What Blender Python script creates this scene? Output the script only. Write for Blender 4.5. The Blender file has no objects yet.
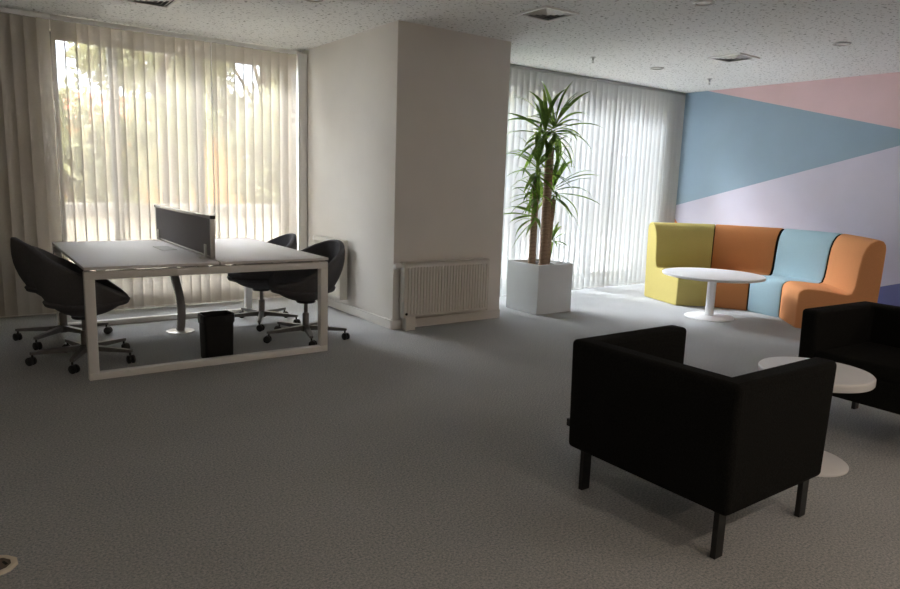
import bpy, bmesh, math, random
from mathutils import Vector, Matrix
random.seed(7)
PI = math.pi
R = math.radians
S = bpy.context.scene
C = S.collection
CEIL = 2.69

# ------------------------------------------------------------------ materials
def lin(c):
    return tuple((x / 12.92 if x <= .04045 else ((x + .055) / 1.055) ** 2.4) for x in (v / 255 for v in c))

def mat(name, rgb, rough=.6, var=.06, scale=30., bump=0., bscale=None, metal=0., spec=.5, dark=None):
    """Principled material whose base colour is broken up by a noise texture."""
    m = bpy.data.materials.new(name); m.use_nodes = True
    nt = m.node_tree; N = nt.nodes; L = nt.links
    b = N['Principled BSDF']
    b.inputs['Roughness'].default_value = rough
    b.inputs['Metallic'].default_value = metal
    b.inputs['Specular IOR Level'].default_value = spec
    tc = N.new('ShaderNodeTexCoord'); nz = N.new('ShaderNodeTexNoise')
    nz.inputs['Scale'].default_value = scale; nz.inputs['Detail'].default_value = 4
    L.new(tc.outputs['Object'], nz.inputs['Vector'])
    cr = N.new('ShaderNodeValToRGB'); c = lin(rgb)
    lo = lin(dark) if dark else tuple(x * (1 - var) for x in c)
    cr.color_ramp.elements[0].position = .35; cr.color_ramp.elements[0].color = (*lo, 1)
    cr.color_ramp.elements[1].position = .65; cr.color_ramp.elements[1].color = (*[min(1, x * (1 + var)) for x in c], 1)
    L.new(nz.outputs['Fac'], cr.inputs['Fac']); L.new(cr.outputs['Color'], b.inputs['Base Color'])
    if bump:
        n2 = N.new('ShaderNodeTexNoise'); n2.inputs['Scale'].default_value = bscale or scale; n2.inputs['Detail'].default_value = 3
        L.new(tc.outputs['Object'], n2.inputs['Vector'])
        bp = N.new('ShaderNodeBump'); bp.inputs['Strength'].default_value = bump; bp.inputs['Distance'].default_value = .004
        L.new(n2.outputs['Fac'], bp.inputs['Height']); L.new(bp.outputs['Normal'], b.inputs['Normal'])
    return m

def carpet_mat():
    m = bpy.data.materials.new('grey_loop_carpet'); m.use_nodes = True
    nt = m.node_tree; N = nt.nodes; L = nt.links; b = N['Principled BSDF']
    b.inputs['Roughness'].default_value = .95; b.inputs['Specular IOR Level'].default_value = .15
    tc = N.new('ShaderNodeTexCoord')
    n1 = N.new('ShaderNodeTexNoise'); n1.inputs['Scale'].default_value = 105; n1.inputs['Detail'].default_value = 5; n1.inputs['Roughness'].default_value = .8
    n2 = N.new('ShaderNodeTexNoise'); n2.inputs['Scale'].default_value = 1.3; n2.inputs['Detail'].default_value = 3
    for n in (n1, n2): L.new(tc.outputs['Object'], n.inputs['Vector'])
    cr = N.new('ShaderNodeValToRGB')
    cr.color_ramp.elements[0].position = .38; cr.color_ramp.elements[0].color = (*lin((136, 146, 146)), 1)
    cr.color_ramp.elements[1].position = .62; cr.color_ramp.elements[1].color = (*lin((212, 208, 209)), 1)
    L.new(n1.outputs['Fac'], cr.inputs['Fac'])
    mx = N.new('ShaderNodeMix'); mx.data_type = 'RGBA'; mx.blend_type = 'MULTIPLY'; mx.inputs[0].default_value = .25
    L.new(cr.outputs['Color'], mx.inputs[6]); L.new(n2.outputs['Fac'], mx.inputs[7])
    L.new(mx.outputs[2], b.inputs['Base Color'])
    bp = N.new('ShaderNodeBump'); bp.inputs['Strength'].default_value = .25; bp.inputs['Distance'].default_value = .004
    L.new(n1.outputs['Fac'], bp.inputs['Height']); L.new(bp.outputs['Normal'], b.inputs['Normal'])
    return m

def ceiling_mat():
    m = bpy.data.materials.new('fissured_mineral_ceiling'); m.use_nodes = True
    nt = m.node_tree; N = nt.nodes; L = nt.links; b = N['Principled BSDF']
    b.inputs['Roughness'].default_value = .9; b.inputs['Specular IOR Level'].default_value = .2
    tc = N.new('ShaderNodeTexCoord')
    nz = N.new('ShaderNodeTexNoise'); nz.inputs['Scale'].default_value = 36; nz.inputs['Detail'].default_value = 2.5; nz.inputs['Roughness'].default_value = .55
    L.new(tc.outputs['Object'], nz.inputs['Vector'])
    cr = N.new('ShaderNodeValToRGB')
    cr.color_ramp.elements[0].position = .33; cr.color_ramp.elements[0].color = (*lin((160, 160, 156)), 1)
    cr.color_ramp.elements[1].position = .41; cr.color_ramp.elements[1].color = (*lin((240, 241, 239)), 1)
    L.new(nz.outputs['Fac'], cr.inputs['Fac']); L.new(cr.outputs['Color'], b.inputs['Base Color'])
    bp = N.new('ShaderNodeBump'); bp.inputs['Strength'].default_value = .3; bp.inputs['Distance'].default_value = .004
    L.new(nz.outputs['Fac'], bp.inputs['Height']); L.new(bp.outputs['Normal'], b.inputs['Normal'])
    return m

def fabric_mat(name, rgb, clear, transl):
    """Woven screen cloth of the blinds: part open weave, part glowing through, part reflecting."""
    m = bpy.data.materials.new(name); m.use_nodes = True
    nt = m.node_tree; N = nt.nodes; L = nt.links; N.remove(N['Principled BSDF'])
    out = N['Material Output']
    tc = N.new('ShaderNodeTexCoord'); wv = N.new('ShaderNodeTexNoise'); wv.inputs['Scale'].default_value = 60
    L.new(tc.outputs['Object'], wv.inputs['Vector'])
    cr = N.new('ShaderNodeValToRGB'); c = lin(rgb)
    cr.color_ramp.elements[0].color = (*[x * .93 for x in c], 1); cr.color_ramp.elements[1].color = (*[min(1, x * 1.05) for x in c], 1)
    L.new(wv.outputs['Fac'], cr.inputs['Fac'])
    di = N.new('ShaderNodeBsdfDiffuse'); tr = N.new('ShaderNodeBsdfTranslucent'); tp = N.new('ShaderNodeBsdfTransparent')
    L.new(cr.outputs['Color'], di.inputs['Color']); L.new(cr.outputs['Color'], tr.inputs['Color'])
    a = N.new('ShaderNodeMixShader'); a.inputs[0].default_value = transl
    L.new(di.outputs[0], a.inputs[1]); L.new(tr.outputs[0], a.inputs[2])
    z = N.new('ShaderNodeMixShader'); z.inputs[0].default_value = clear
    L.new(a.outputs[0], z.inputs[1]); L.new(tp.outputs[0], z.inputs[2])
    L.new(z.outputs[0], out.inputs['Surface'])
    return m

def glass_mat():
    m = bpy.data.materials.new('window_glass'); m.use_nodes = True
    nt = m.node_tree; N = nt.nodes; L = nt.links; N.remove(N['Principled BSDF'])
    fr = N.new('ShaderNodeFresnel'); fr.inputs['IOR'].default_value = 1.25
    tp = N.new('ShaderNodeBsdfTransparent'); tp.inputs['Color'].default_value = (.96, .97, .98, 1)
    gl = N.new('ShaderNodeBsdfGlossy'); gl.inputs['Roughness'].default_value = .03
    mx = N.new('ShaderNodeMixShader')
    L.new(fr.outputs[0], mx.inputs[0]); L.new(tp.outputs[0], mx.inputs[1]); L.new(gl.outputs[0], mx.inputs[2])
    L.new(mx.outputs[0], N['Material Output'].inputs['Surface'])
    return m

def bark_mat():
    m = mat('ringed_brown_bark', (104, 80, 62), .9, .2, 40, .8, 60)
    nt = m.node_tree; N = nt.nodes; L = nt.links; b = N['Principled BSDF']
    tc = N.new('ShaderNodeTexCoord'); w = N.new('ShaderNodeTexWave'); w.bands_direction = 'Z'
    w.inputs['Scale'].default_value = 22; w.inputs['Distortion'].default_value = 3; w.inputs['Detail'].default_value = 3
    L.new(tc.outputs['Object'], w.inputs['Vector'])
    cr = N.new('ShaderNodeValToRGB')
    cr.color_ramp.elements[0].color = (*lin((112, 92, 76)), 1); cr.color_ramp.elements[1].color = (*lin((200, 172, 146)), 1)
    L.new(w.outputs['Fac'], cr.inputs['Fac']); L.new(cr.outputs['Color'], b.inputs['Base Color'])
    return m

def leaf_mat(name, a, bcol, transl=.4):
    m = mat(name, a, .45, .1, 6, dark=bcol)
    nt = m.node_tree; N = nt.nodes; L = nt.links; b = N['Principled BSDF']; out = N['Material Output']
    tr = N.new('ShaderNodeBsdfTranslucent')
    src = b.inputs['Base Color'].links[0].from_socket
    L.new(src, tr.inputs['Color'])
    mx = N.new('ShaderNodeMixShader'); mx.inputs[0].default_value = transl
    L.new(b.outputs[0], mx.inputs[1]); L.new(tr.outputs[0], mx.inputs[2]); L.new(mx.outputs[0], out.inputs['Surface'])
    return m

M = dict(
    carpet=carpet_mat(), ceiling=ceiling_mat(), glass=glass_mat(),
    wall=mat('matt_white_wall_paint', (232, 228, 221), .85, .015, 3, .05, 120),
    base=mat('white_skirting_gloss', (226, 223, 216), .5, .01, 10),
    blue=mat('mural_dusty_blue', (146, 168, 186), .8, .02, 3),
    pink=mat('mural_pale_pink', (226, 196, 200), .8, .02, 3),
    lilac=mat('mural_pale_lilac', (207, 203, 220), .8, .02, 3),
    peach=mat('mural_orange', (224, 142, 96), .8, .02, 3),
    navy=mat('mural_slate_blue', (108, 112, 160), .8, .02, 3),
    white=mat('white_powder_coat', (242, 241, 238), .4, .01, 20),
    laminate=mat('white_laminate_desk', (226, 222, 222), .48, .01, 15),
    table=mat('white_table_lacquer', (236, 236, 238), .35, .01, 15),
    alu=mat('brushed_aluminium', (190, 188, 184), .35, .05, 80, metal=.8),
    greyplastic=mat('mid_grey_plastic', (158, 158, 158), .5, .05, 30),
    dkplastic=mat('black_plastic', (24, 24, 25), .45, .1, 30),
    steel=mat('dark_grey_steel', (120, 118, 116), .35, .08, 40, metal=.6),
    screen=mat('grey_screen_felt', (138, 134, 136), .95, .12, 260, .3, 300),
    tub=mat('charcoal_wool_upholstery', (98, 98, 101), .95, .15, 220, .3, 260, spec=.2),
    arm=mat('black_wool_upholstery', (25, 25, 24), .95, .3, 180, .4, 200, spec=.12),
    blackmetal=mat('black_metal', (20, 20, 20), .4, .1, 50),
    yellow=mat('mustard_yellow_fabric', (188, 174, 106), .9, .04, 150, .2, 220, spec=.2),
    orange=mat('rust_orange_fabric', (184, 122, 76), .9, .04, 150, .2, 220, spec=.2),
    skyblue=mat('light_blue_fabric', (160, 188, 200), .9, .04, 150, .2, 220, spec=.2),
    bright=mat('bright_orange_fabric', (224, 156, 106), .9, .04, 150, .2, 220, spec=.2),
    bin=mat('black_bin_plastic', (12, 12, 13), .5, .1, 20),
    bag=mat('black_bin_liner', (18, 18, 19), .3, .2, 12, .5, 30),
    rad=mat('white_radiator_enamel', (224, 220, 210), .4, .01, 10),
    planter=mat('white_fibre_planter', (222, 226, 228), .5, .01, 10),
    soil=mat('dark_potting_soil', (52, 42, 34), 1, .4, 60, 1, 80),
    bark=bark_mat(),
    yucca=leaf_mat('yucca_leaf', (136, 164, 74), (74, 108, 42), .4),
    cloth=fabric_mat('screen_cloth_greige', (206, 199, 188), .125, .085),
    cloth2=fabric_mat('screen_cloth_white', (194, 196, 196), .095, .042),
    winframe=mat('grey_window_frame', (120, 116, 110), .5, .03, 20),
    slot=mat('dark_slot', (30, 28, 26), .8, .1, 30),
    throat=mat('grey_vent_throat', (98, 98, 97), .8, .1, 30),
    cover=mat('cream_floor_box_plastic', (226, 216, 196), .5, .03, 30),
    lid=mat('brown_carpet_lid', (110, 98, 88), .95, .2, 90, .4, 90),
    paving=mat('dark_paving', (140, 137, 132), .9, .08, 4),
    render=mat('beige_render', (216, 202, 178), .9, .06, 6),
    coping=mat('grey_coping_stone', (138, 128, 116), .9, .08, 8),
    ochre=mat('ochre_render', (170, 124, 70), .9, .06, 4),
    terra=mat('terracotta_tiles', (184, 104, 76), .9, .15, 14),
    block=mat('grey_cream_render', (112, 108, 102), .9, .05, 3),
    darkpane=mat('dark_window_pane', (70, 78, 84), .2, .05, 4),
    tree=leaf_mat('tree_leaf', (168, 160, 112), (112, 112, 72), .45),
    trunk=mat('tree_bark', (96, 82, 66), .95, .25, 14, .6, 20),
    lamp=mat('frosted_lamp_glass', (238, 238, 235), .5, .02, 30),
)

# ------------------------------------------------------------------ mesh helpers
def lit_mat():
    m = mat('fill_lamp_glass', (240, 225, 200), .5, .02, 20); b = m.node_tree.nodes['Principled BSDF']
    b.inputs['Emission Color'].default_value = (1, .75, .5, 1); b.inputs['Emission Strength'].default_value = 8
    return m
M['fill_glass'] = lit_mat()
def bm_new(): return bmesh.new()

def add_box(bm, c, s, rot=None, bev=0., seg=2):
    t = bmesh.new(); bmesh.ops.create_cube(t, size=1)
    for v in t.verts: v.co = Vector((v.co.x * s[0], v.co.y * s[1], v.co.z * s[2]))
    if bev: bmesh.ops.bevel(t, geom=t.edges[:], offset=bev, segments=seg, affect='EDGES', profile=.5)
    mx = Matrix.Translation(c) @ (rot.to_4x4() if rot else Matrix.Identity(4))
    bmesh.ops.transform(t, matrix=mx, verts=t.verts)
    merge(bm, t); return bm

def merge(bm, t):
    me = bpy.data.meshes.new('tmp'); t.to_mesh(me); t.free(); bm.from_mesh(me); bpy.data.meshes.remove(me)

def add_lathe(bm, prof, c=(0, 0, 0), seg=32, axis='Z', cap=True):
    """prof: list of (radius, height)."""
    t = bmesh.new(); rings = []
    for r, z in prof:
        rings.append([t.verts.new((r * math.cos(2 * PI * k / seg), r * math.sin(2 * PI * k / seg), z)) for k in range(seg)])
    for a, b in zip(rings, rings[1:]):
        for k in range(seg): t.faces.new((a[k], a[(k + 1) % seg], b[(k + 1) % seg], b[k]))
    if cap:
        t.faces.new(rings[0][::-1]); t.faces.new(rings[-1])
    rot = Matrix.Identity(4)
    if axis == 'X': rot = Matrix.Rotation(PI / 2, 4, 'Y')
    if axis == 'Y': rot = Matrix.Rotation(-PI / 2, 4, 'X')
    bmesh.ops.transform(t, matrix=Matrix.Translation(c) @ rot, verts=t.verts)
    bmesh.ops.recalc_face_normals(t, faces=t.faces)
    merge(bm, t); return bm

def add_tube(bm, pts, rads, seg=12):
    t = bmesh.new(); rings = []; pts = [Vector(p) for p in pts]
    if not hasattr(rads, '__len__'): rads = [rads] * len(pts)
    prev = None
    for i, p in enumerate(pts):
        d = (pts[min(i + 1, len(pts) - 1)] - pts[max(i - 1, 0)]).normalized()
        ref = prev or (Vector((0, 0, 1)) if abs(d.z) < .9 else Vector((1, 0, 0)))
        u = (ref - d * ref.dot(d)).normalized(); prev = u; w = d.cross(u)
        rings.append([t.verts.new(p + (u * math.cos(2 * PI * k / seg) + w * math.sin(2 * PI * k / seg)) * rads[i]) for k in range(seg)])
    for a, b in zip(rings, rings[1:]):
        for k in range(seg): t.faces.new((a[k], a[(k + 1) % seg], b[(k + 1) % seg], b[k]))
    t.faces.new(rings[0][::-1]); t.faces.new(rings[-1])
    bmesh.ops.recalc_face_normals(t, faces=t.faces)
    merge(bm, t); return bm

def obj(name, bm, m, parent=None, smooth=None, loc=None):
    me = bpy.data.meshes.new(name); bm.to_mesh(me); bm.free()
    for x in (m if isinstance(m, (list, tuple)) else [m]): me.materials.append(x)
    o = bpy.data.objects.new(name, me); C.objects.link(o)
    if parent: o.parent = parent
    if loc: o.location = loc
    if smooth:
        for p in me.polygons: p.use_smooth = True
        if smooth != 'all': me.set_sharp_from_angle(angle=R(smooth))
    return o

def box_obj(name, c, s, m, parent=None, bev=0., seg=2, rot=None):
    return obj(name, add_box(bm_new(), c, s, rot, bev, seg), m, parent, 35 if bev else None)

def thing(name, label, cat, loc=(0, 0, 0), rz=0., group=None):
    o = bpy.data.objects.new(name, None); C.objects.link(o)
    o.empty_display_size = .1
    o.location = loc; o.rotation_euler = (0, 0, rz)
    return tag(o, label, cat, group)

def tag(o, label, cat, group=None, kind=None):
    o['label'] = label; o['category'] = cat
    if group: o['group'] = group
    if kind: o['kind'] = kind
    return o

def struct(name, bm, m, label, cat, parent=None):
    o = obj(name, bm, m, parent); o['kind'] = 'structure'
    if not parent: o['label'] = label; o['category'] = cat
    return o

def dup(root, loc, rz, label, group=None):
    r = root.copy(); C.objects.link(r); r.location = loc; r.rotation_euler = (0, 0, rz); r['label'] = label
    if group: r['group'] = group
    def rec(src, dst):
        for ch in list(src.children):
            c = ch.copy(); C.objects.link(c); c.parent = dst; rec(ch, c)
    rec(root, r)
    return r

# ------------------------------------------------------------------ setting
XL, XR, YB = -3.2, 8.4, -5.0
YW, YV = 7.24, 6.26            # inner faces of the two window walls
PX0, PX1, PY = 3.13, 4.39, 5.22

def slab(name, z0, z1, m, label, cat):
    """L-shaped slab: the alcove on the right is shallower than the desk side."""
    bm = bm_new(); out = [(XL - .2, YB - .2), (XR + .2, YB - .2), (XR + .2, YV + .25), (PX0 + .25, YV + .25), (PX0 + .25, YW + .25), (XL - .2, YW + .25)]
    lo = [bm.verts.new((x, y, z0)) for x, y in out]; hi = [bm.verts.new((x, y, z1)) for x, y in out]
    for k in range(6): bm.faces.new((lo[k], lo[(k + 1) % 6], hi[(k + 1) % 6], hi[k]))
    bm.faces.new(lo[::-1]); bm.faces.new(hi); bmesh.ops.recalc_face_normals(bm, faces=bm.faces)
    struct(name, bm, m, label, cat)
slab('floor', -.1, 0, M['carpet'], 'grey loop-pile carpet floor across the whole room', 'floor')
slab('ceiling', CEIL, CEIL + .12, M['ceiling'], 'white mineral ceiling flecked with small dark fissures', 'ceiling')

def wall_with_hole(name, x0, x1, y, th, hx0, hx1, hz0, hz1, label):
    bm = bm_new()
    for a, b, c, d in ((x0, hx0, 0, CEIL), (hx1, x1, 0, CEIL), (hx0, hx1, 0, hz0), (hx0, hx1, hz1, CEIL)):
        if b - a > .001: add_box(bm, ((a + b) / 2, y + th / 2, (c + d) / 2), (b - a, th, d - c))
    return struct(name, bm, M['wall'], label, 'wall')
W1 = (.74, 3.02, .24, 2.57)
W2 = (4.45, 8.0, .12, 2.56)
wall_with_hole('wall_front', XL, PX0, YW, .25, *W1, 'white outer wall around the window behind the desk')
wall_with_hole('wall_alcove', PX1, XR, YV, .25, *W2, 'white outer wall around the window behind the potted palm')
bm = bm_new(); out = [(PX0, PY), (PX1, PY), (PX1, YV + .25), (PX0 + .25, YV + .25), (PX0 + .25, YW + .25), (PX0, YW + .25)]
lo = [bm.verts.new((x, y, 0)) for x, y in out]; hi = [bm.verts.new((x, y, CEIL)) for x, y in out]
for k in range(6): bm.faces.new((lo[k], lo[(k + 1) % 6], hi[(k + 1) % 6], hi[k]))
bm.faces.new(lo[::-1]); bm.faces.new(hi); bmesh.ops.recalc_face_normals(bm, faces=bm.faces)
struct('wall_pillar', bm, M['wall'], 'broad white pillar projecting between the two windows', 'wall')
bm = bm_new(); add_box(bm, (XL - .1, (YB + YW) / 2, CEIL / 2), (.2, YW - YB + .5, CEIL)); struct('wall_left', bm, M['wall'], 'plain white wall far left of the desk', 'wall')
bm = bm_new(); add_box(bm, ((XL + XR) / 2, YB - .1, CEIL / 2), (XR - XL + .4, .2, CEIL)); struct('wall_back', bm, M['wall'], 'plain white wall at the back of the room', 'wall')

# mural wall: painted triangles, one mesh with one slot per paint
bm = bm_new()
X = XR
def face(pts, k):
    f = bm.faces.new([bm.verts.new((X, y, z)) for y, z in pts]); f.material_index = k
ap = (3.0, 1.995)
Y1 = YV + .25
tp = (5.79, CEIL); bl = (Y1, 1.02); orr = (6.21, 1.105); 
face([(Y1, CEIL), (Y1, 1.022), ap, tp], 0)                                  # blue wedge
face([tp, ap, (YB, .35), (YB, CEIL)], 1)                                    # pink
face([ap, (Y1, 1.022), (6.28, 1.085), (5.28, 0), (4.35, 0), (1.2, 1.05), (YB, .35)], 2)   # lilac
face([(Y1, 1.022), (Y1, 0), (5.28, 0), (6.28, 1.085)], 3)                   # orange corner
face([(4.35, 0), (YB, 0), (YB, .35), (1.2, 1.05)], 4)                       # slate blue base
t = bm_new(); add_box(t, (XR + .11, (YB + Y1) / 2, CEIL / 2), (.2, Y1 - YB, CEIL)); merge(bm, t)
for f in bm.faces:
    if len(f.verts) == 4 and f.calc_center_median().x > XR + .005: f.material_index = 2
bm.normal_update()
for f in bm.faces:
    if f.calc_center_median().x < XR + .005 and f.normal.x > 0: f.normal_flip()
struct('wall_right', bm, [M['blue'], M['pink'], M['lilac'], M['peach'], M['navy']], 'end wall painted with large blue, pink and lilac triangles', 'wall')

# skirting boards
bm = bm_new(); add_box(bm, ((PX0 + PX1) / 2 - .006, PY - .007, .0425), (PX1 - PX0 + .014, .014, .085), None, .003)
struct('baseboard_pillar', bm, M['base'], 'white skirting along the front of the pillar', 'baseboard')
bm = bm_new(); add_box(bm, (PX0 - .007, (PY + YW) / 2 + .0, .0425), (.014, YW - PY - .02, .085), None, .003)
struct('baseboard_return', bm, M['base'], 'white skirting along the left side of the pillar', 'baseboard')
bm = bm_new(); add_box(bm, (PX0 - .055, 7.16, CEIL / 2 - .02), (.1, .14, CEIL - .05), None, .004)
struct('trim_1', bm, M['white'], 'white vertical trim where the blinds meet the pillar', 'trim')

def window(idx, W, y, mull, label):
    x0, x1, z0, z1 = W
    t = bpy.data.objects.new('window_%d' % idx, None); C.objects.link(t)
    t.location = ((x0 + x1) / 2, y, z0); t['kind'] = 'structure'; t['label'] = label; t['category'] = 'window'
    off = Vector(t.location)
    bm = bm_new(); w = .06
    for c, s in (((x0 + w / 2, y, (z0 + z1) / 2), (w, .07, z1 - z0)), ((x1 - w / 2, y, (z0 + z1) / 2), (w, .07, z1 - z0)),
                 (((x0 + x1) / 2, y, z0 + w / 2), (x1 - x0 - 2 * w, .07, w)), (((x0 + x1) / 2, y, z1 - w / 2), (x1 - x0 - 2 * w, .07, w))):
        add_box(bm, Vector(c) - off, s)
    obj('window_frame', bm, M['winframe'], t)
    for mxx in mull:
        box_obj('mullion', Vector((mxx, y, (z0 + z1) / 2)) - off, (.08, .07, z1 - z0 - 2 * w), M['winframe'], t)
    xs = [x0 + w] + [q for mxx in mull for q in (mxx - .04, mxx + .04)] + [x1 - w]
    for a, b in zip(xs[::2], xs[1::2]):
        box_obj('window_pane', Vector(((a + b) / 2, y, (z0 + z1) / 2)) - off, (b - a, .008, z1 - z0 - 2 * w), M['glass'], t)
window(1, W1, YW + .16, (1.27, 2.06), 'wide grey framed window behind the desk blinds')
window(2, W2, YV + .16, (5.6, 6.9), 'wide grey framed window behind the potted palm')

# ------------------------------------------------------------------ vertical blinds
def blind(x0, x1, y, ztop, label, cloth, tilt, wob, seed, wand=None, pitch=.094, width=.108):
    rnd = random.Random(seed)
    t = thing('vertical_blind', label, 'blind', ((x0 + x1) / 2, y, 0), 0, 'vertical blinds hanging at the windows')
    off = Vector(t.location)
    box_obj('headrail', Vector(((x0 + x1) / 2, y, ztop + (.016 if ztop > 2.64 else .02))) - off, (x1 - x0 - .004, .045, .03 if ztop > 2.64 else .04), M['greyplastic' if ztop > 2.64 else 'white'], t, .004)
    bm = bm_new(); n = max(1, int((x1 - x0) / pitch)); p = (x1 - x0 - .02) / n
    zb = .02
    bots = []
    for k in range(n):
        cx = x0 + .01 + p * (k + .5); a = R(tilt + rnd.uniform(-wob, wob)); sw = rnd.uniform(-.012, .012)
        cols = []
        for j in range(5):
            u = (j / 4 - .5)
            bow = .006 * (1 - (2 * u) ** 2)
            row = []
            for q, z in enumerate((ztop + .0, 1.9, 1.2, .6, zb)):
                aa = a + sw * q * 1.5
                dx = u * width * math.cos(aa) - bow * math.sin(aa); dy = u * width * math.sin(aa) + bow * math.cos(aa)
                row.append(bm.verts.new(Vector((cx + dx, y + dy, z)) - off))
            cols.append(row)
        for c0, c1 in zip(cols, cols[1:]):
            for q in range(4): bm.faces.new((c0[q], c1[q], c1[q + 1], c0[q + 1]))
        bots.append(cx)
    obj('vanes', bm, cloth, t, 'all')
    # weights and bottom chain
    bm = bm_new()
    add_tube(bm, [Vector((bots[0], y - .03, .035)) - off, Vector((bots[-1], y - .03, .035)) - off], .002, 6)
    obj('bottom_chain', bm, M['white'], t)
    if wand:
        bm = bm_new(); add_tube(bm, [Vector((wand, y - .075, ztop)) - off, Vector((wand, y - .075, .75)) - off], .006, 8)
        obj('wand', bm, M['white'], t)
    return t
BY = 7.13
blind(XL + .05, .74, BY, 2.632, 'drawn blind of grey-beige vanes against the solid wall left of the desk', M['cloth'], 18, 5, 1)
blind(.74, 2.06, BY, 2.632, 'see-through beige blind behind the left half of the desk', M['cloth'], -14, 8, 2)
blind(2.06, 3.02, BY, 2.632, 'see-through beige blind between its white wand and the pillar trim', M['cloth'], -14, 8, 3, 2.1)
blind(PX1 + .02, 6.58, 6.14, 2.655, 'white translucent blind directly behind the potted palm', M['cloth2'], -26, 4.5, 4)
blind(6.58, XR - .02, 6.14, 2.655, 'white translucent blind reaching the painted triangle wall', M['cloth2'], -26, 4.5, 5)

# ------------------------------------------------------------------ bench desk
DX0, DX1, DY0, DY1 = .60, 2.278, 4.775, 6.56
cx, cy = (DX0 + DX1) / 2, (DY0 + DY1) / 2
t = thing('bench_desk', 'large white bench desk on closed white frames', 'desk', (cx, cy, 0))
def loc(x, y, z): return (x - cx, y - cy, z)
mid = 1.45
box_obj('worktop', loc((DX0 + mid) / 2 - .004, cy, .731), (mid - DX0 - .006, DY1 - DY0, .02), M['laminate'], t, .002)
box_obj('worktop', loc((DX1 + mid) / 2 + .004, cy, .731), (DX1 - mid - .006, DY1 - DY0, .02), M['laminate'], t, .002)
for y in (DY0 + .035, DY1 - .035):
    fr = bm_new(); w = .06
    add_box(fr, loc(cx, y, .684), (DX1 - DX0, w, .05), None, .003)
    add_box(fr, loc(cx, y, .0225), (DX1 - DX0, w, .045), None, .003)
    for x in (DX0 + w / 2, DX1 - w / 2): add_box(fr, loc(x, y, .352), (w, w, .614), None, .003)
    obj('end_frame', fr, M['white'], t, 35)
for x in (DX0 + .3, mid - .06, mid + .06, DX1 - .3):
    box_obj('side_beam', loc(x, cy, .69), (.03, DY1 - DY0 - .13, .03), M['white'], t)
for x in (DX0 + .1, mid - .12, mid + .14, DX1 - .1):
    for y in (DY0 + .035, DY1 - .035):
        box_obj('spacer', loc(x, y, .715), (.05, .04, .012), M['alu'], t)
tr = bm_new(); add_box(tr, loc(1.46, 5.85, .62), (.16, .9, .012)); add_box(tr, loc(1.38, 5.85, .65), (.01, .9, .07)); add_box(tr, loc(1.54, 5.85, .65), (.01, .9, .07))
for yy in (5.5, 6.2): add_box(tr, loc(1.46, yy, .7), (.18, .02, .045))
obj('cable_tray', tr, M['steel'], t)
fl = bm_new(); add_box(fl, loc(1.32, 5.8, .7425), (.12, .3, .004), None, .001)
obj('cable_flap', fl, M['alu'], t)

# divider screen standing on the desk
t = thing('desk_screen', 'grey felt divider screen with a light metal edge on the white desk', 'screen', (mid, 5.78, .742))
L0 = 1.70
box_obj('felt_panel', (0, 0, .155), (.022, L0 - .04, .27), M['screen'], t)
fb = bm_new(); add_box(fb, (0, 0, .3), (.03, L0, .02), None, .003); add_box(fb, (0, 0, .014), (.03, L0 - .02, .016), None, .003)
for s in (-1, 1): add_box(fb, (0, s * (L0 / 2 - .011), .15), (.03, .022, .29), None, .003)
obj('edge_frame', fb, M['alu'], t, 35)
for s in (-1, 1): box_obj('corner_cap', (0, s * (L0 / 2 + .001), .302), (.034, .026, .026), M['dkplastic'], t, .003)
for s in (-1, 1):
    cb = bm_new(); add_box(cb, (-.022, s * (L0 / 2 - .12), .05), (.012, .03, .1), None, .002); add_box(cb, (-.04, s * (L0 / 2 - .12), .004), (.05, .03, .008), None, .002)
    obj('clamp', cb, M['white'], t)

# cable spine down to a disc on the carpet
t = thing('cable_spine', 'grey jointed cable spine hanging from the desk to a disc on the carpet', 'cable riser', (1.465, 5.98, 0))
add = bm_new(); add_lathe(add, [(.115, 0), (.115, .008), (.095, .014), (.03, .016)], (0, 0, 0), 40); obj('base_disc', add, M['alu'], t, 40)
sp = bm_new(); n = 40
for k in range(n):
    f = k / (n - 1); z = .02 + f * .58; xo = .022 * math.sin(f * 4.6) - .03 * f
    add_box(sp, (xo, 0, z), (.062 - .004 * (k % 2), .05, .0158), Matrix.Rotation(.12 * math.cos(f * 4.6), 3, 'Y'), .003)
obj('spine_links', sp, M['greyplastic'], t, 40)

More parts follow.
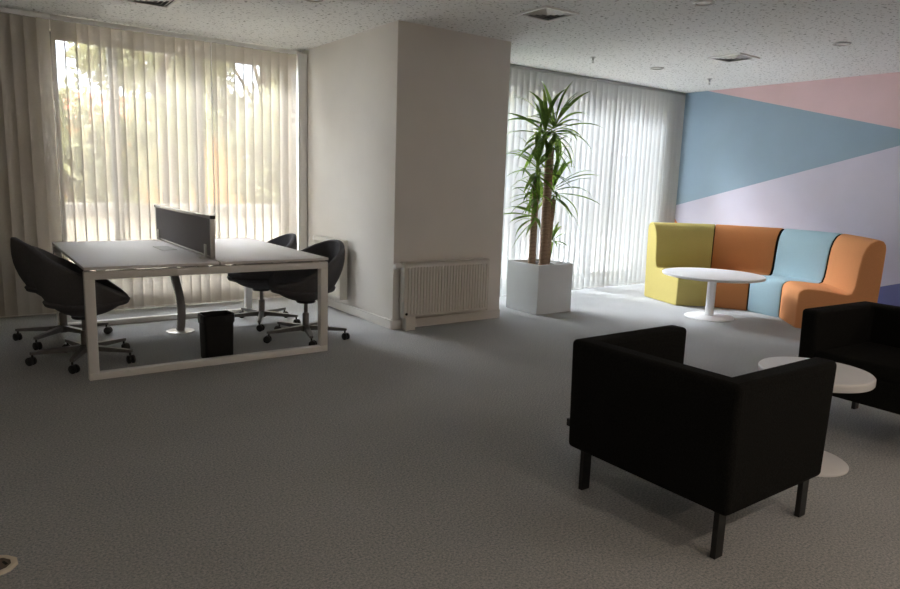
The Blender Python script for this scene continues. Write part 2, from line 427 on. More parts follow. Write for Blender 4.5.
# ------------------------------------------------------------------ tub chairs
def make_tub(label, group):
    t = thing('tub_chair', label, 'chair', (0, 0, 0), 0, group)
    bm = bm_new(); NT, NS = 48, 14; zc, hz = .78, .455
    zbot = zc - hz
    def A(th):
        f = (1 + math.cos(th)) / 2
        return .325 + .085 * f ** 2 + .005 * abs(math.sin(th))
    def rim(th):
        s = (1 - math.cos(th)) / 2
        return .455 + .375 * s ** 1.03
    grid = []
    for i in range(NT):
        th = 2 * PI * i / NT; zr = rim(th); row = []
        for j in range(1, NS + 1):
            f = j / NS
            q0 = 1 - max(0., 1 - ((zc - min(zr, zc)) / hz) ** 2) ** .5
            # walk from the bottom centre to the rim along the profile
            phi_end = math.acos(max(-1, min(1, (zc - min(zr, zc)) / hz)))
            ph = f * phi_end
            z = zc - hz * math.cos(ph); r = A(th) * math.sin(ph) ** .92
            if zr > zc and f > .8: z += (zr - zc) * ((f - .8) / .2); r -= .012 * ((f - .8) / .2) ** 2
            row.append(bm.verts.new((r * math.cos(th), r * math.sin(th) * 1.0, z)))
        grid.append(row)
    c = bm.verts.new((0, 0, zbot))
    for i in range(NT):
        a, b = grid[i], grid[(i + 1) % NT]
        bm.faces.new((c, b[0], a[0]))
        for j in range(NS - 1): bm.faces.new((a[j], b[j], b[j + 1], a[j + 1]))
    bmesh.ops.recalc_face_normals(bm, faces=bm.faces)
    if sum((f.normal.dot(f.calc_center_median() - Vector((0, 0, .7))) for f in bm.faces)) < 0:
        bmesh.ops.reverse_faces(bm, faces=bm.faces)
    sh = obj('shell', bm, M['tub'], t, 'all')
    md = sh.modifiers.new('thick', 'SOLIDIFY'); md.thickness = .045; md.offset = -1
    md = sh.modifiers.new('soft', 'BEVEL'); md.width = .014; md.segments = 3; md.limit_method = 'ANGLE'; md.angle_limit = R(50)
    # seat cushion
    bm = bm_new(); prof = [(.02, .40), (.2, .4), (.245, .415), (.255, .44), (.235, .458), (.12, .47), (.02, .472)]
    add_lathe(bm, prof, (.025, 0, 0), 40)
    for v in bm.verts: v.co.x = v.co.x * 1.08
    obj('seat_cushion', bm, M['tub'], t, 60)
    bm = bm_new(); add_lathe(bm, [(.075, .312), (.08, .318), (.08, .332), (.02, .34)], (0, 0, 0), 24); obj('mounting_plate', bm, M['dkplastic'], t, 40)
    bm = bm_new(); add_lathe(bm, [(.017, .22), (.017, .318)], (0, 0, 0), 20); add_lathe(bm, [(.028, .07), (.028, .215), (.024, .225)], (0, 0, 0), 24); obj('gas_lift', bm, M['steel'], t, 40)
    bm = bm_new(); add_lathe(bm, [(.04, .068), (.045, .075), (.045, .115), (.036, .122)], (0, 0, 0), 24); obj('hub', bm, M['steel'], t, 40)
    return t

STAR = 0
def add_star(t, rot):
    """five flat arms with twin-wheel castors; the star is turned by rot against the chair."""
    for k in range(5):
        a = rot + k * 2 * PI / 5; d = Vector((math.cos(a), math.sin(a), 0)); s = Vector((-d.y, d.x, 0))
        bm = bm_new(); rings = []
        for r, w, z0, z1 in ((.03, .022, .078, .118), (.2, .019, .078, .108), (.335, .014, .078, .098), (.343, .01, .08, .096)):
            rings.append([bm.verts.new(d * r + s * w * sx + Vector((0, 0, z))) for sx, z in ((-1, z0), (1, z0), (1, z1), (-1, z1))])
        for p, q in zip(rings, rings[1:]):
            for j in range(4): bm.faces.new((p[j], p[(j + 1) % 4], q[(j + 1) % 4], q[j]))
        bm.faces.new(rings[0][::-1]); bm.faces.new(rings[-1]); bmesh.ops.recalc_face_normals(bm, faces=bm.faces)
        arm = obj('base_arm', bm, M['steel'], t)
        ca = a + (1.1 if k % 2 else -.7); u = Vector((math.cos(ca), math.sin(ca), 0)); v = Vector((-u.y, u.x, 0))
        cb = bm_new(); p = d * .328
        add_tube(cb, [p + Vector((0, 0, .082)), p + Vector((0, 0, .05))], .007, 10)
        for sx in (-1, 1):
            c0 = p + u * .012 + v * (.007 * sx) + Vector((0, 0, .03)); c1 = c0 + v * (.016 * sx)
            add_tube(cb, [c0, c0 + v * (.002 * sx), c1 - v * (.003 * sx), c1], [.026, .03, .03, .026], 20)
        add_box(cb, p + u * .008 + Vector((0, 0, .045)), (.022, .022, .03), Matrix.Rotation(ca, 3, 'Z'), .004)
        obj('castor', cb, M['dkplastic'], arm, 40)
G = 'charcoal tub chairs at the bench desk'
proto = make_tub('charcoal tub chair at the front left corner of the desk, nearest the camera there', G)
def place_tub(first, x, y, rz, star, label):
    if first: o = proto; o.location = (x, y, 0); o.rotation_euler = (0, 0, rz)
    else:
        o = dup(proto_plain, (x, y, 0), rz, label, G)
    return o
chairs = [(.655, 5.33, R(-4), R(32), 'charcoal tub chair at the front left corner of the desk, nearest the camera there'),
          (.60, 6.08, R(4), R(14), 'charcoal tub chair behind another on the left of the desk, by the drawn blind'),
          (2.30, 5.25, R(180 + 6), R(38), 'charcoal tub chair at the front right corner of the desk, before the wall radiator'),
          (2.19, 5.99, R(180 - 4), R(30), 'charcoal tub chair on the right of the desk, nearest the window')]
roots = [proto]
for x, y, rz, st, lb in chairs[1:]: roots.append(dup(proto, (x, y, 0), rz, lb, G))
for o, (x, y, rz, st, lb) in zip(roots, chairs):
    o.location = (x, y, 0); o.rotation_euler = (0, 0, rz); o['label'] = lb
    add_star(o, st - rz)

# ------------------------------------------------------------------ waste bin
t = thing('waste_bin', 'black waste bin with a liner under the desk', 'bin', (1.478, 4.99, 0), R(2))
bm = bm_new(); n = 32
def sq(k, a, b, e=.28):
    c, s = math.cos(2 * PI * k / n), math.sin(2 * PI * k / n); a = a * .9; b = b * .9
    return a * math.copysign(abs(c) ** e, c), b * math.copysign(abs(s) ** e, s)
def loft(bm, secs, closed=True):
    rings = [[bm.verts.new((*sq(k, a, b), z)) for k in range(n)] for a, b, z in secs]
    for p, q in zip(rings, rings[1:]):
        for k in range(n): bm.faces.new((p[k], p[(k + 1) % n], q[(k + 1) % n], q[k]))
    bm.faces.new(rings[0][::-1]); bm.faces.new(rings[-1])
loft(bm, [(.112, .085, 0), (.114, .087, .01), (.122, .095, .325), (.117, .09, .325), (.108, .08, .03)])
bmesh.ops.recalc_face_normals(bm, faces=bm.faces)
obj('bin_body', bm, M['bin'], t, 40)
bm = bm_new(); rings = []; rr = random.Random(3)
for a, b, z, j in ((.128, .1, .27, .012), (.129, .101, .3, .002), (.128, .1, .333, .004), (.116, .089, .335, .004), (.108, .082, .22, .004)):
    rings.append([bm.verts.new((*sq(k, a, b), z + rr.uniform(-j, j))) for k in range(n)])
for p, q in zip(rings, rings[1:]):
    for k in range(n): bm.faces.new((p[k], p[(k + 1) % n], q[(k + 1) % n], q[k]))
bmesh.ops.recalc_face_normals(bm, faces=bm.faces)
obj('bin_liner', bm, M['bag'], t, 60)

# ------------------------------------------------------------------ radiators
def radiator(label, x0, x1, z0, z1, loc_, rz, cover):
    """local: length along X, front at -Y; the wall is at y=0."""
    t = thing('panel_radiator', label, 'radiator', loc_, rz)
    yf, yb = -.115, -.03
    bm = bm_new(); Lx = x1 - x0; n = int(Lx / .0333); pts = []
    e = .018
    pts.append((x0 + .004, yf + .006)); pts.append((x0 + e, yf))
    p = (Lx - 2 * e) / n
    for k in range(n):
        a = x0 + e + k * p
        pts += [(a + p * .3, yf), (a + p * .42, yf + .015), (a + p * .62, yf + .015), (a + p * .74, yf)]
    pts += [(x1 - e, yf), (x1 - .004, yf + .006)]
    zs = [(z0 + .012, .006), (z0 + .03, 0), (z0 + .04, 1), (z1 - .055, 1), (z1 - .045, 0), (z1 - .018, 0)]
    rows = []
    for z, f in zs:
        row = []
        for x, y in pts:
            yy = y if f == 1 else (yf if f == 0 else yf + .006)
            row.append(bm.verts.new((x, yy, z)))
        rows.append(row)
    for a, b in zip(rows, rows[1:]):
        for k in range(len(pts) - 1): bm.faces.new((a[k], a[k + 1], b[k + 1], b[k]))
    add_box(bm, ((x0 + x1) / 2, yb - .01, (z0 + z1) / 2), (Lx - .02, .02, z1 - z0 - .05))
    obj('front_panel', bm, M['rad'], t, 30)
    bm = bm_new(); add_box(bm, ((x0 + x1) / 2, (yf + yb) / 2, z1 - .006), (Lx, yb - yf, .012), None, .003)
    add_box(bm, ((x0 + x1) / 2, yf + .003, z1 - .012), (Lx, .006, .02), None, .002)
    for k in range(int(Lx / .03)): add_box(bm, (x0 + .02 + k * .03, (yf + yb) / 2, z1 + .0005), (.012, (yb - yf) * .6, .002))
    obj('top_grille', bm, M['rad'], t, 30)
    for x in (x0, x1): box_obj('side_cover', (x, (yf + yb) / 2, (z0 + z1) / 2), (.008, yb - yf, z1 - z0 - .01), M['rad'], t, .002)
    for x in (x0 + .12, x1 - .12): box_obj('wall_bracket', (x, -.016, (z0 + z1) / 2), (.03, .028, z1 - z0 - .1), M['rad'], t)
    bm = bm_new(); add_lathe(bm, [(.012, 0), (.014, .02), (.026, .022), (.029, .075), (.022, .083)], (0, 0, 0), 20, 'X')
    bmesh.ops.transform(bm, matrix=Matrix.Translation((x0 - .004, (yf + yb) / 2, z1 - .035)) @ Matrix.Rotation(PI, 4, 'Z'), verts=bm.verts)
    obj('thermostat_knob', bm, M['white'], t, 40)
    bm = bm_new(); add_lathe(bm, [(.008, -.006), (.012, -.004), (.012, .004)], (x0 + .022, yf - .001, z0 + .045), 14, 'Y'); obj('drain_plug', bm, M['slot'], t)
    if cover:
        box_obj('pipe_cover', (x0 + .075, (yf + yb) / 2 + .005, z0 / 2 + .01), (.1, .085, z0 + .02), M['rad'], t, .004)
    else:
        bm = bm_new()
        add_tube(bm, [(x0 + .03, -.07, z0 + .02), (x0 + .03, -.07, 0)], .009, 10)
        add_tube(bm, [(x0 + .08, -.07, z0 + .02), (x0 + .08, -.07, 0)], .009, 10)
        add_tube(bm, [(x0 + .03, -.07, 0), (x0 + .03, -.07, .035)], .022, 14)
        obj('pipe', bm, M['white'], t, 40)
        bm = bm_new(); add_tube(bm, [(x0 + .03, -.07, .05), (x0 + .03, -.07, .1)], .018, 12); add_tube(bm, [(x0 + .03, -.11, .075), (x0 + .03, -.03, .075)], .012, 12)
        obj('lockshield_valve', bm, M['steel'], t, 40)
    return t
radiator('white fluted radiator on the front of the pillar', 0, .96, .11, .625, (3.185, PY, 0), 0, True)
radiator('white radiator seen end-on behind the right-hand desk chairs', 0, .6, .14, .745, (PX0 - .002, 6.66, 0), R(-90), False)

# ------------------------------------------------------------------ potted yucca
t = thing('potted_yucca', 'tall potted palm with three ringed trunks in a square white planter', 'plant', (5.08, 5.38, 0))
PO = Vector(t.location); hs, H = .25, .525
bm = bm_new()
def sqr(h, z): return [bm.verts.new((sx * h, sy * h, z)) for sx, sy in ((-1, -1), (1, -1), (1, 1), (-1, 1))]
rs = [sqr(hs - .004, 0), sqr(hs, .006), sqr(hs, H), sqr(hs - .028, H), sqr(hs - .028, H - .06)]
for a, b in zip(rs, rs[1:]):
    for k in range(4): bm.faces.new((a[k], a[(k + 1) % 4], b[(k + 1) % 4], b[k]))
bm.faces.new(rs[0][::-1]); bmesh.ops.recalc_face_normals(bm, faces=bm.faces)
pl = obj('planter', bm, M['planter'], t)
md = pl.modifiers.new('edge', 'BEVEL'); md.width = .004; md.segments = 2; md.limit_method = 'ANGLE'
bm = bm_new(); G_ = 14; vv = {}
rr = random.Random(11)
for i in range(G_ + 1):
    for j in range(G_ + 1): vv[i, j] = bm.verts.new(((i / G_ - .5) * .446, (j / G_ - .5) * .446, H - .04 + rr.uniform(-.008, .01)))
for i in range(G_):
    for j in range(G_): bm.faces.new((vv[i, j], vv[i + 1, j], vv[i + 1, j + 1], vv[i, j + 1]))
obj('soil', bm, M['soil'], t, 'all')
def trunk(pts, r0, r1, seed):
    rr = random.Random(seed); bm = bm_new(); P = []; Rr = []
    n = 44
    for k in range(n + 1):
        f = k / n; s = f * (len(pts) - 1); i = min(int(s), len(pts) - 2); q = s - i
        p = Vector(pts[i]).lerp(Vector(pts[i + 1]), q) - PO
        P.append(p); Rr.append((r0 + (r1 - r0) * f) * (1 + .06 * (k % 2) + rr.uniform(-.03, .03)))
    add_tube(bm, P, Rr, 14)
    o = obj('trunk', bm, M['bark'], t, 70); return o
trunk([(4.945, 5.37, .47), (4.95, 5.375, .9), (4.955, 5.38, 1.42)], .04, .034, 1)
trunk([(5.085, 5.34, .47), (5.09, 5.345, 1.0), (5.11, 5.36, 1.74)], .05, .043, 2)
trunk([(5.205, 5.42, .47), (5.22, 5.42, .9), (5.25, 5.42, 1.2)], .042, .036, 3)
def leaf(bm, base, az, el, Ln, W, droop, twist=0.):
    n = 8; p = Vector(base); rows = []; up = Vector((0, 0, 1))
    for k in range(n + 1):
        f = k / n; e = el - droop * f ** 1.7
        d = Vector((math.cos(az) * math.cos(e), math.sin(az) * math.cos(e), math.sin(e)))
        s = Vector((-math.sin(az), math.cos(az), 0)); nn = s.cross(d) * -1
        s = (s * math.cos(twist * f) + nn * math.sin(twist * f))
        w = W * (.45 + .55 * min(1, f / .35)) * (1 if f < .45 else max(.02, 1 - ((f - .45) / .55) ** 1.4))
        up_ = d.cross(s).normalized()
        rows.append((bm.verts.new(p - s * w / 2), bm.verts.new(p - up_ * (-.16 * w)), bm.verts.new(p + s * w / 2)))
        p = p + d * (Ln / n)
    for a, b in zip(rows, rows[1:]):
        bm.faces.new((a[0], a[1], b[1], b[0])); bm.faces.new((a[1], a[2], b[2], b[1]))
def crown(base, n, Ln, W, spread, seed, zr=.1, bias=None, stem=None):
    rr = random.Random(seed); bm = bm_new(); b = Vector(base) - PO
    for k in range(n):
        az = k * 2.399 + rr.uniform(-.6, .6) if bias is None else bias + rr.uniform(-1.1, 1.1)
        f = (k + .5) / n
        el = R(76) - f * spread + rr.uniform(-.32, .32)
        leaf(bm, b + Vector((0, 0, zr * (1 - f))), az, el, Ln * rr.uniform(.65, 1.15), W * rr.uniform(.85, 1.1), rr.uniform(.5, 1.5), rr.uniform(-.9, .9))
    if stem: add_tube(bm, [Vector(stem) - PO, b + Vector((0, 0, .02))], [.024, .017], 10)
    o = obj('foliage', bm, M['yucca'], t, 'all')
    return o
crown((5.17, 5.37, 1.86), 30, .5, .05, 2.1, 21, .14, None, (5.115, 5.37, 1.70))
crown((5.01, 5.34, 1.80), 28, .48, .048, 2.15, 22, .14, None, (5.085, 5.35, 1.70))
crown((4.94, 5.36, 1.42), 36, .48, .046, 2.2, 23, .2)
crown((5.26, 5.42, 1.22), 32, .5, .046, 2.1, 24, .16)
crown((4.93, 5.34, .98), 16, .38, .044, 1.9, 25, .1, R(185))
crown((5.26, 5.4, .72), 10, .32, .032, 1.9, 26, .06, R(-10))
crown((4.94, 5.34, 1.2), 13, .38, .044, 1.8, 27, .1, R(200))

# ------------------------------------------------------------------ curved row of seats
SC = Vector((6.53, 4.12, 0)); R0, DEP = .74, .66
prof = [(.012, 0), (0, .02), (0, .34), (.012, .375), (.04, .4), (.08, .412), (.2, .408), (.34, .392), (.405, .39), (.435, .405), (.452, .45),
        (.462, .54), (.47, .66), (.482, .76), (.502, .83), (.53, .88), (.565, .908), (.6, .916), (.632, .905), (.652, .875), (.66, .83),
        (.656, .6), (.645, .3), (.635, .02), (.625, 0)]
prof = [(x * 1.06, z * (1.0 if z < .42 else 1.025)) for x, z in prof]
# each seam between two modules: angle at the front edge, angle at the back
SEAM = [(-67, -68), (-24, -27), (8.5, 4.3), (41.5, 37.2), (71.5, 71.5)]
def seat(k, m, label, g0=.010, g1=.010):
    (f0, b0), (f1, b1) = SEAM[k], SEAM[k + 1]
    am = R((f0 + f1 + b0 + b1) / 4)
    d = Vector((math.cos(am), math.sin(am), 0))
    org = SC + d * (R0 + .3)
    t = thing('modular_seat', label, 'seat', org, am, 'curved row of upholstered seats')
    inv = Matrix.Rotation(-am, 4, 'Z') @ Matrix.Translation(-org)
    bm = bm_new(); cols = []; NC = 10
    for c in range(NC + 1):
        f = c / NC; col = []
        for r, z in prof:
            q = r / .7; rad = R0 + r
            P = []
            for fa, ba in ((f0, b0), (f1, b1)):
                a = R(fa + (ba - fa) * q); P.append(SC + Vector((math.cos(a), math.sin(a), 0)) * rad)
            e = (P[1] - P[0]).normalized(); P[0] = P[0] + e * g0 * (1 + 1.6 * q); P[1] = P[1] - e * g1 * (1 + 1.6 * q)
            p = P[0].lerp(P[1], f)
            out = d * (.03 * (1 - (2 * f - 1) ** 2) * max(0, (r - .32) / .38))     # the back bows gently outwards
            p = p + out + Vector((0, 0, z))
            col.append(bm.verts.new(inv @ p))
        cols.append(col)
    np_ = len(prof)
    for a, b in zip(cols, cols[1:]):
        for j in range(np_): bm.faces.new((a[j], b[j], b[(j + 1) % np_], a[(j + 1) % np_]))
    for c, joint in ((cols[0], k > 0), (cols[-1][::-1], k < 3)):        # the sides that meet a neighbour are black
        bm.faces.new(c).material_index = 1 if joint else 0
    bmesh.ops.recalc_face_normals(bm, faces=bm.faces)
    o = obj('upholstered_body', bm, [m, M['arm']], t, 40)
    md = o.modifiers.new('seam', 'BEVEL'); md.width = .01; md.segments = 3; md.limit_method = 'ANGLE'; md.angle_limit = R(60)
    for y in (-.12, .12):
        b = bm_new(); add_lathe(b, [(.02, -.0), (.02, .006)], (-.1, y, 0), 12); obj('foot_glide', b, M['dkplastic'], t)
    return t
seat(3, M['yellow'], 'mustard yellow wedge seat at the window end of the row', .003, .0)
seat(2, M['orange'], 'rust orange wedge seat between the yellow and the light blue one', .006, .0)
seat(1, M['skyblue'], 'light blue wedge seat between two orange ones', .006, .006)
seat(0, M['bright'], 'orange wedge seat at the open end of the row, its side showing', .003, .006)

# ------------------------------------------------------------------ round pedestal tables
def round_table(label, x, y, r, h, th, rb, pr):
    t = thing('pedestal_table', label, 'table', (x, y, 0))
    bm = bm_new(); add_lathe(bm, [(r - .02, h - th), (r - .004, h - th + .004), (r, h - th + .01), (r, h - .006), (r - .006, h)], (0, 0, 0), 72); obj('tabletop', bm, M['table'], t, 40)
    bm = bm_new(); add_lathe(bm, [(pr, .02), (pr, h - th)], (0, 0, 0), 32); add_lathe(bm, [(pr * 2.4, h - th - .008), (pr * 2.4, h - th)], (0, 0, 0), 32); obj('pedestal', bm, M['table'], t, 40)
    bm = bm_new(); add_lathe(bm, [(rb, 0), (rb, .008), (rb - .012, .016), (pr + .02, .022)], (0, 0, 0), 60); obj('base_disc', bm, M['table'], t, 40)
round_table('large round white pedestal table in front of the curved seats', 6.495, 4.205, .52, .475, .03, .255, .045)
round_table('small round white pedestal table between the two black armchairs', 3.43, 1.60, .262, .482, .045, .2, .035)

# ------------------------------------------------------------------ black armchairs
def make_armchair(label, loc_, rz, G):
    """local: facing +X, centred."""
    t = thing('armchair', label, 'armchair', loc_, rz, G)
    W, D, z0, z1, th = .805, .705, .195, .69, .1
    # back + arms: one U-shaped shell extruded, slightly wider at the top
    bm = bm_new()
    out = [(D / 2, -W / 2), (-D / 2, -W / 2), (-D / 2, W / 2), (D / 2, W / 2)]
    inn = [(D / 2, W / 2 - th), (-D / 2 + th, W / 2 - th), (-D / 2 + th, -W / 2 + th), (D / 2, -W / 2 + th)]
    poly = out + inn
    lo = [bm.verts.new((x * .975, y * .985, z0)) for x, y in poly]
    hi = [bm.verts.new((x, y, z1)) for x, y in poly]
    k = len(poly)
    for i in range(k): bm.faces.new((lo[i], lo[(i + 1) % k], hi[(i + 1) % k], hi[i]))
    for ring, fl in ((lo, True), (hi, False)):
        for q in ((0, 1, 6, 7), (1, 2, 5, 6), (2, 3, 4, 5)):
            f = [ring[j] for j in q]; bm.faces.new(f[::-1] if fl else f)
    bmesh.ops.recalc_face_normals(bm, faces=bm.faces)
    o = obj('shell', bm, M['arm'], t, 40)
    md = o.modifiers.new('soft', 'BEVEL'); md.width = .022; md.segments = 4; md.limit_method = 'ANGLE'; md.angle_limit = R(40)
    bm = bm_new(); add_box(bm, (.05, 0, .3), (D - th - .01, W - 2 * th - .004, .16), None, .012, 3); obj('seat_box', bm, M['arm'], t, 40)
    bm = bm_new(); add_box(bm, (.055, 0, .415), (D - th - .005, W - 2 * th - .01, .09), None, .03, 4); obj('seat_cushion', bm, M['arm'], t, 40)
    for sx in (-1, 1):
        for sy in (-1, 1):
            x, y = (.325 if sx > 0 else -.28), sy * .335
            b = bm_new(); add_box(b, (x, y, .091), (.05, .022, .182), None, .002); add_box(b, (x - sx * .06, y, .1885), (.17, .03, .015), None, .002)
            obj('leg', b, M['blackmetal'], t)
    b = bm_new(); add_box(b, (-D / 2 + .03, W / 2 + .004, .30), (.02, .022, .034), None, .002); obj('fabric_tag', b, M['blackmetal'], t)
    return t
GA = 'black armchairs around the small round table'
a1 = make_armchair('black armchair in the foreground with its back to the camera', (2.4875, 1.6375, 0), 0, GA)
a2 = dup(a1, (4.285, 1.545, 0), R(180 - 3), 'black armchair at the right edge facing the camera across the small table', GA)

# ------------------------------------------------------------------ ceiling fittings
def vent(x, y, label, rz=0.):
    t = thing('ceiling_diffuser', label, 'air vent', (x, y, CEIL), rz, 'square ceiling diffusers')
    bm = bm_new(); s = .18
    def ring(a, b, za, zb):
        A = [bm.verts.new((sx * a, sy * a, za)) for sx, sy in ((-1, -1), (1, -1), (1, 1), (-1, 1))]
        B = [bm.verts.new((sx * b, sy * b, zb)) for sx, sy in ((-1, -1), (1, -1), (1, 1), (-1, 1))]
        for k in range(4): bm.faces.new((A[k], A[(k + 1) % 4], B[(k + 1) % 4], B[k]))
    ring(s, s, 0, -.012); ring(s, s - .025, -.012, -.012); ring(s - .025, s - .03, -.012, -.002)
    obj('frame', bm, M['white'], t)
    bm = bm_new(); add_box(bm, (0, 0, -.0008), (2 * s - .055, 2 * s - .055, .0012)); obj('throat', bm, M['throat'], t)
    for a in (.135, .1, .065, .03):
        bm = bm_new(); ring(a, a - .022, -.003, -.016); ring(a - .022, a - .022, -.016, -.014); obj('louvre', bm, M['alu'], t)
vent(3.88, 4.19, 'square ceiling diffuser in front of the pillar')
vent(6.48, 4.2, 'square ceiling diffuser above the curved seats')
vent(1.33, 6.0, 'square ceiling diffuser above the desk, cut by the frame', 0)
def downlight(x, y, label, lit=False):
    t = thing('downlight', label, 'ceiling light', (x, y, CEIL), 0, 'recessed ceiling downlights')
    bm = bm_new(); add_lathe(bm, [(.075, 0), (.075, -.006), (.066, -.011), (.055, -.009), (.052, -.001)], (0, 0, 0), 36, cap=False); obj('trim_ring', bm, M['alu'], t, 50)
    bm = bm_new(); add_lathe(bm, [(.053, -.002), (.03, -.0045), (.004, -.005)], (0, 0, 0), 30); obj('lamp_glass', bm, M['fill_glass' if lit else 'lamp'], t, 60)
    if lit:
        l = bpy.data.lights.new('fill_lamp', 'AREA'); l.shape = 'DISK'; l.size = .1; l.energy = 3.6; l.color = (1, .83, .66)
        o = bpy.data.objects.new('fill_lamp', l); C.objects.link(o); o.parent = t; o.location = (0, 0, -.012)
downlight(4.47, 3.18, 'ceiling downlight above the small round table area, at the top edge')
downlight(6.53, 3.17, 'ceiling downlight nearest the pink triangle of the mural')
downlight(6.48, 5.14, 'ceiling downlight nearest the white blinds of the alcove')
downlight(2.29, 5.08, 'ceiling downlight above the desk near the pillar')
def sprinkler(x, y, label):
    t = thing('sprinkler', label, 'sprinkler', (x, y, CEIL), 0, 'ceiling sprinklers')
    bm = bm_new(); add_lathe(bm, [(.03, 0), (.03, -.004), (.012, -.008), (.01, -.03)], (0, 0, 0), 20); obj('escutcheon', bm, M['alu'], t, 50)
    bm = bm_new()
    for s in (-1, 1): add_tube(bm, [(s * .008, 0, -.028), (s * .014, 0, -.042), (.0, 0, -.058)], .0025, 8)
    add_lathe(bm, [(.016, -.06), (.016, -.057)], (0, 0, 0), 16); obj('deflector', bm, M['alu'], t)
sprinkler(5.5, 5.2, 'small ceiling sprinkler above the potted palm')
sprinkler(7.52, 5.17, 'small ceiling sprinkler close to the painted wall')

# added fill lamps, unseen behind the camera, built like the ceiling downlights
for x in (.3, 2.3, 4.4, 6.5):
    for y in (-.9, -3.0):
        downlight(x, y, 'added warm fill lamp in a downlight fitting, unseen behind the camera', True)

# floor box bottom left
t = thing('floor_socket_box', 'cream floor socket box flush in the carpet, bottom left', 'floor box', (.008, 2.612, 0), R(20))
bm = bm_new(); add_lathe(bm, [(.07, 0), (.07, .005), (.064, .01), (.051, .01), (.048, .004)], (0, 0, 0), 10, cap=False); obj('rim', bm, M['cover'], t)
bm = bm_new(); add_lathe(bm, [(.05, .001), (.05, .0065)], (0, 0, 0), 10); obj('lid', bm, M['lid'], t)
box_obj('finger_slot', (.028, -.01, .0075), (.008, .026, .003), M['slot'], t)

# ------------------------------------------------------------------ outside, seen through the blinds
bm = bm_new(); add_box(bm, (6, 30, -.2), (90, 45.0, .1)); tag(obj('paved_yard', bm, M['paving']), 'dark paved yard outside the windows', 'yard')['kind'] = 'structure'
t = thing('garden_wall', 'low beige garden wall with a grey coping outside the window', 'garden wall', (1.5, 9.2, -.15))
box_obj('wall_body', (0, 0, .48), (9, .2, .96), M['render'], t); box_obj('coping', (0, 0, 1.03), (9, .3, .13), M['coping'], t)
t = thing('house', 'ochre house with a tiled roof beyond the garden wall', 'house', (5.4, 30, -.15))
box_obj('facade', (0, 0, 1.6), (12, 5, 3.2), M['ochre'], t)
bm = bm_new()
v = [bm.verts.new(p) for p in ((-6.4, -2.9, 3.2), (6.4, -2.9, 3.2), (6.4, 2.9, 3.2), (-6.4, 2.9, 3.2), (-6.4, 0, 4.4), (6.4, 0, 4.4))]
for f in ((0, 1, 5, 4), (2, 3, 4, 5), (0, 4, 3), (1, 2, 5), (3, 2, 1, 0)): bm.faces.new([v[i] for i in f])
obj('roof', bm, M['terra'], t)
for x in (-4.4, -1.5, 1.5, 4.4):
    w = box_obj('window', (x, -2.52, 1.7), (.9, .06, 1.2), M['white'], t); box_obj('pane', (x, -2.56, 1.7), (.78, .03, 1.05), M['darkpane'], w)
t = thing('apartment_block', 'pale rendered apartment block outside the window behind the palm', 'building', (27, 19, -.15))
box_obj('facade', (0, 0, 2.6), (30, 5, 5.2), M['block'], t)
box_obj('roof_slab', (0, 0, 5.3), (30.6, 5.6, .2), M['coping'], t)
for k in range(10):
    w = box_obj('window', (-13.2 + k * 2.9, -2.52, 2.0), (1.2, .06, 1.4), M['white'], t); box_obj('pane', (-13.2 + k * 2.9, -2.56, 2.0), (1.06, .03, 1.26), M['darkpane'], w)
def tree(x, y, h, cr, n, seed, label, lo=.42, ls=1.):
    rr = random.Random(seed)
    t = thing('garden_tree', label, 'tree', (x, y, -.15), 0, 'garden trees beyond the wall')
    bm = bm_new(); add_tube(bm, [(0, 0, 0), (.06, .03, h * .35), (-.05, .02, h * .7)], [.13, .1, .05], 10)
    for k in range(5):
        a = k * 1.3; add_tube(bm, [(0, 0, h * (.35 + .05 * k)), (math.cos(a) * cr * .6, math.sin(a) * cr * .6, h * (.6 + .05 * k))], [.05, .02], 7)
    obj('trunk', bm, M['trunk'], t, 60)
    bm = bm_new()
    blobs = [(rr.uniform(-1, 1) * cr * .75, rr.uniform(-1, 1) * cr * .6, h * rr.uniform(lo, .95), cr * rr.uniform(.3, .5)) for _ in range(16)]
    for k in range(n):
        bx, by, bz, br = rr.choice(blobs)
        d = Vector((rr.gauss(0, 1), rr.gauss(0, 1), rr.gauss(0, .8))).normalized() * br * rr.uniform(.4, 1)
        p = Vector((bx, by, bz)) + d; u = Vector((rr.uniform(-1, 1), rr.uniform(-1, 1), rr.uniform(-1, 1))).normalized()
        w = u.orthogonal().normalized() * rr.uniform(.03, .05) * ls; u *= rr.uniform(.06, .1) * ls
        q = [bm.verts.new(p + e) for e in (-u, w, u, -w)]; bm.faces.new(q)
    obj('foliage', bm, M['tree'], t)
tree(2.85, 12.2, 5.6, 1.2, 7000, 5, 'leafy garden tree seen through the left window, left of its middle')
tree(5.3, 14.2, 6.0, 1.6, 12000, 6, 'leafy garden tree seen through the left window, near the pillar', .28)
tree(4.6, 18.2, 5.6, 1.7, 6000, 9, 'leafy garden tree seen through the middle of the left window', .2)
tree(-.6, 19.5, 3.6, 1.4, 4000, 7, 'leafy garden tree far back at the left edge of the window')
tree(-1.4, 15.2, 9.6, 2.6, 6500, 12, 'added tall tree, unseen to the left, shading the left window', .5, 2.2)  # unseen tree added to keep direct sun off the left window
tree(1.25, 10.7, 2.5, .95, 2600, 15, 'low garden shrub behind the garden wall, left of the window middle', .3)
tree(4.35, 10.8, 2.7, .95, 3200, 16, 'low garden shrub behind the garden wall, next to the pillar', .3)
tree(12.2, 13.5, 4.6, 1.4, 5000, 8, 'leafy garden tree seen faintly through the blind behind the palm')

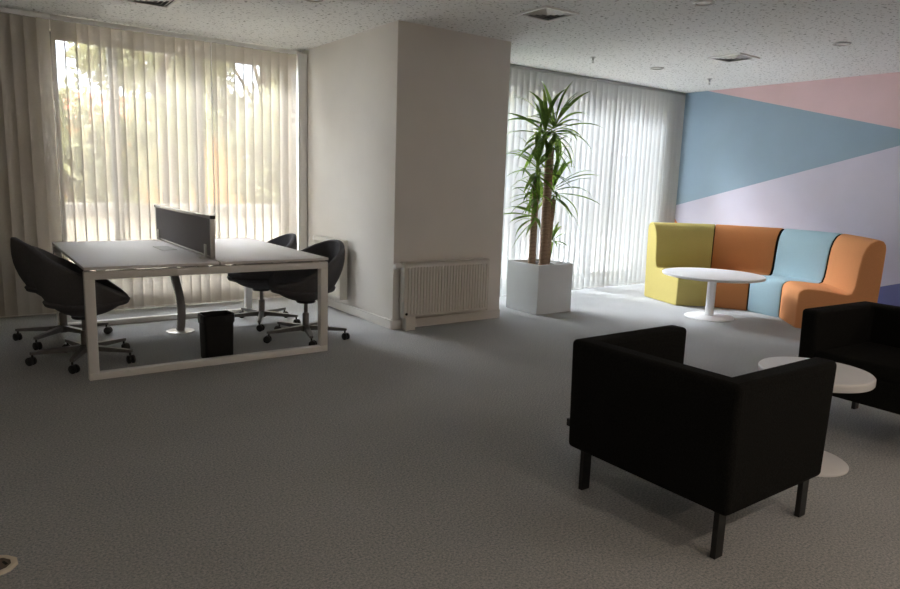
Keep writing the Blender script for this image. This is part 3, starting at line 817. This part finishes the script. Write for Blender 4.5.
# ------------------------------------------------------------------ light
w = bpy.data.worlds.new('overcast_sky'); S.world = w; w.use_nodes = True
nt = w.node_tree; bg = nt.nodes['Background']
tc = nt.nodes.new('ShaderNodeTexCoord'); sx = nt.nodes.new('ShaderNodeSeparateXYZ'); nt.links.new(tc.outputs['Generated'], sx.inputs[0])
cr = nt.nodes.new('ShaderNodeValToRGB')           # overcast sky: the zenith about three times as bright as the horizon
cr.color_ramp.elements[0].position = 0; cr.color_ramp.elements[0].color = (.325, .345, .375, 1)
cr.color_ramp.elements[1].position = 1; cr.color_ramp.elements[1].color = (.90, .96, 1.05, 1)
nt.links.new(sx.outputs['Z'], cr.inputs['Fac']); nt.links.new(cr.outputs['Color'], bg.inputs['Color'])
bg.inputs['Strength'].default_value = 20.0
# hazy sun behind the thin cloud, shining in through the blinds from the left
sl = bpy.data.lights.new('hazy_sun', 'SUN'); sl.energy = 12; sl.angle = R(26); sl.color = (.97, .98, 1)
so = bpy.data.objects.new('hazy_sun', sl); C.objects.link(so); so.location = (-6, 16, 14)
so.rotation_euler = Vector((.2, -.75, -.62)).to_track_quat('-Z', 'Y').to_euler()

# ------------------------------------------------------------------ camera
f = 678.2
RT = Vector((.81359248, -.58048084, .03330584)); DN = Vector((-.06849768, -.15257342, -.98591552)); FW = Vector((.57738666, .79985208, -.16389418))
cam = bpy.data.cameras.new('camera'); co = bpy.data.objects.new('camera', cam); C.objects.link(co)
cam.sensor_fit = 'HORIZONTAL'; cam.sensor_width = 36; cam.lens = f / 900 * 36; cam.clip_start = .05
m = Matrix((( RT.x, -DN.x, -FW.x, 0), (RT.y, -DN.y, -FW.y, 0), (RT.z, -DN.z, -FW.z, 1.35), (0, 0, 0, 1)))
co.matrix_world = m
S.camera = co
S.view_settings.view_transform = 'Standard'; S.view_settings.look = 'None'; S.view_settings.gamma = 1
S.view_settings.exposure = 1.6
try: S.view_settings.use_curve_mapping = False
except Exception: pass
S.cycles.use_denoising = True
S.cycles.max_bounces = 10; S.cycles.diffuse_bounces = 5; S.cycles.transparent_max_bounces = 24; S.cycles.transmission_bounces = 6
S.cycles.sample_clamp_indirect = 8; S.cycles.caustics_reflective = False; S.cycles.caustics_refractive = False
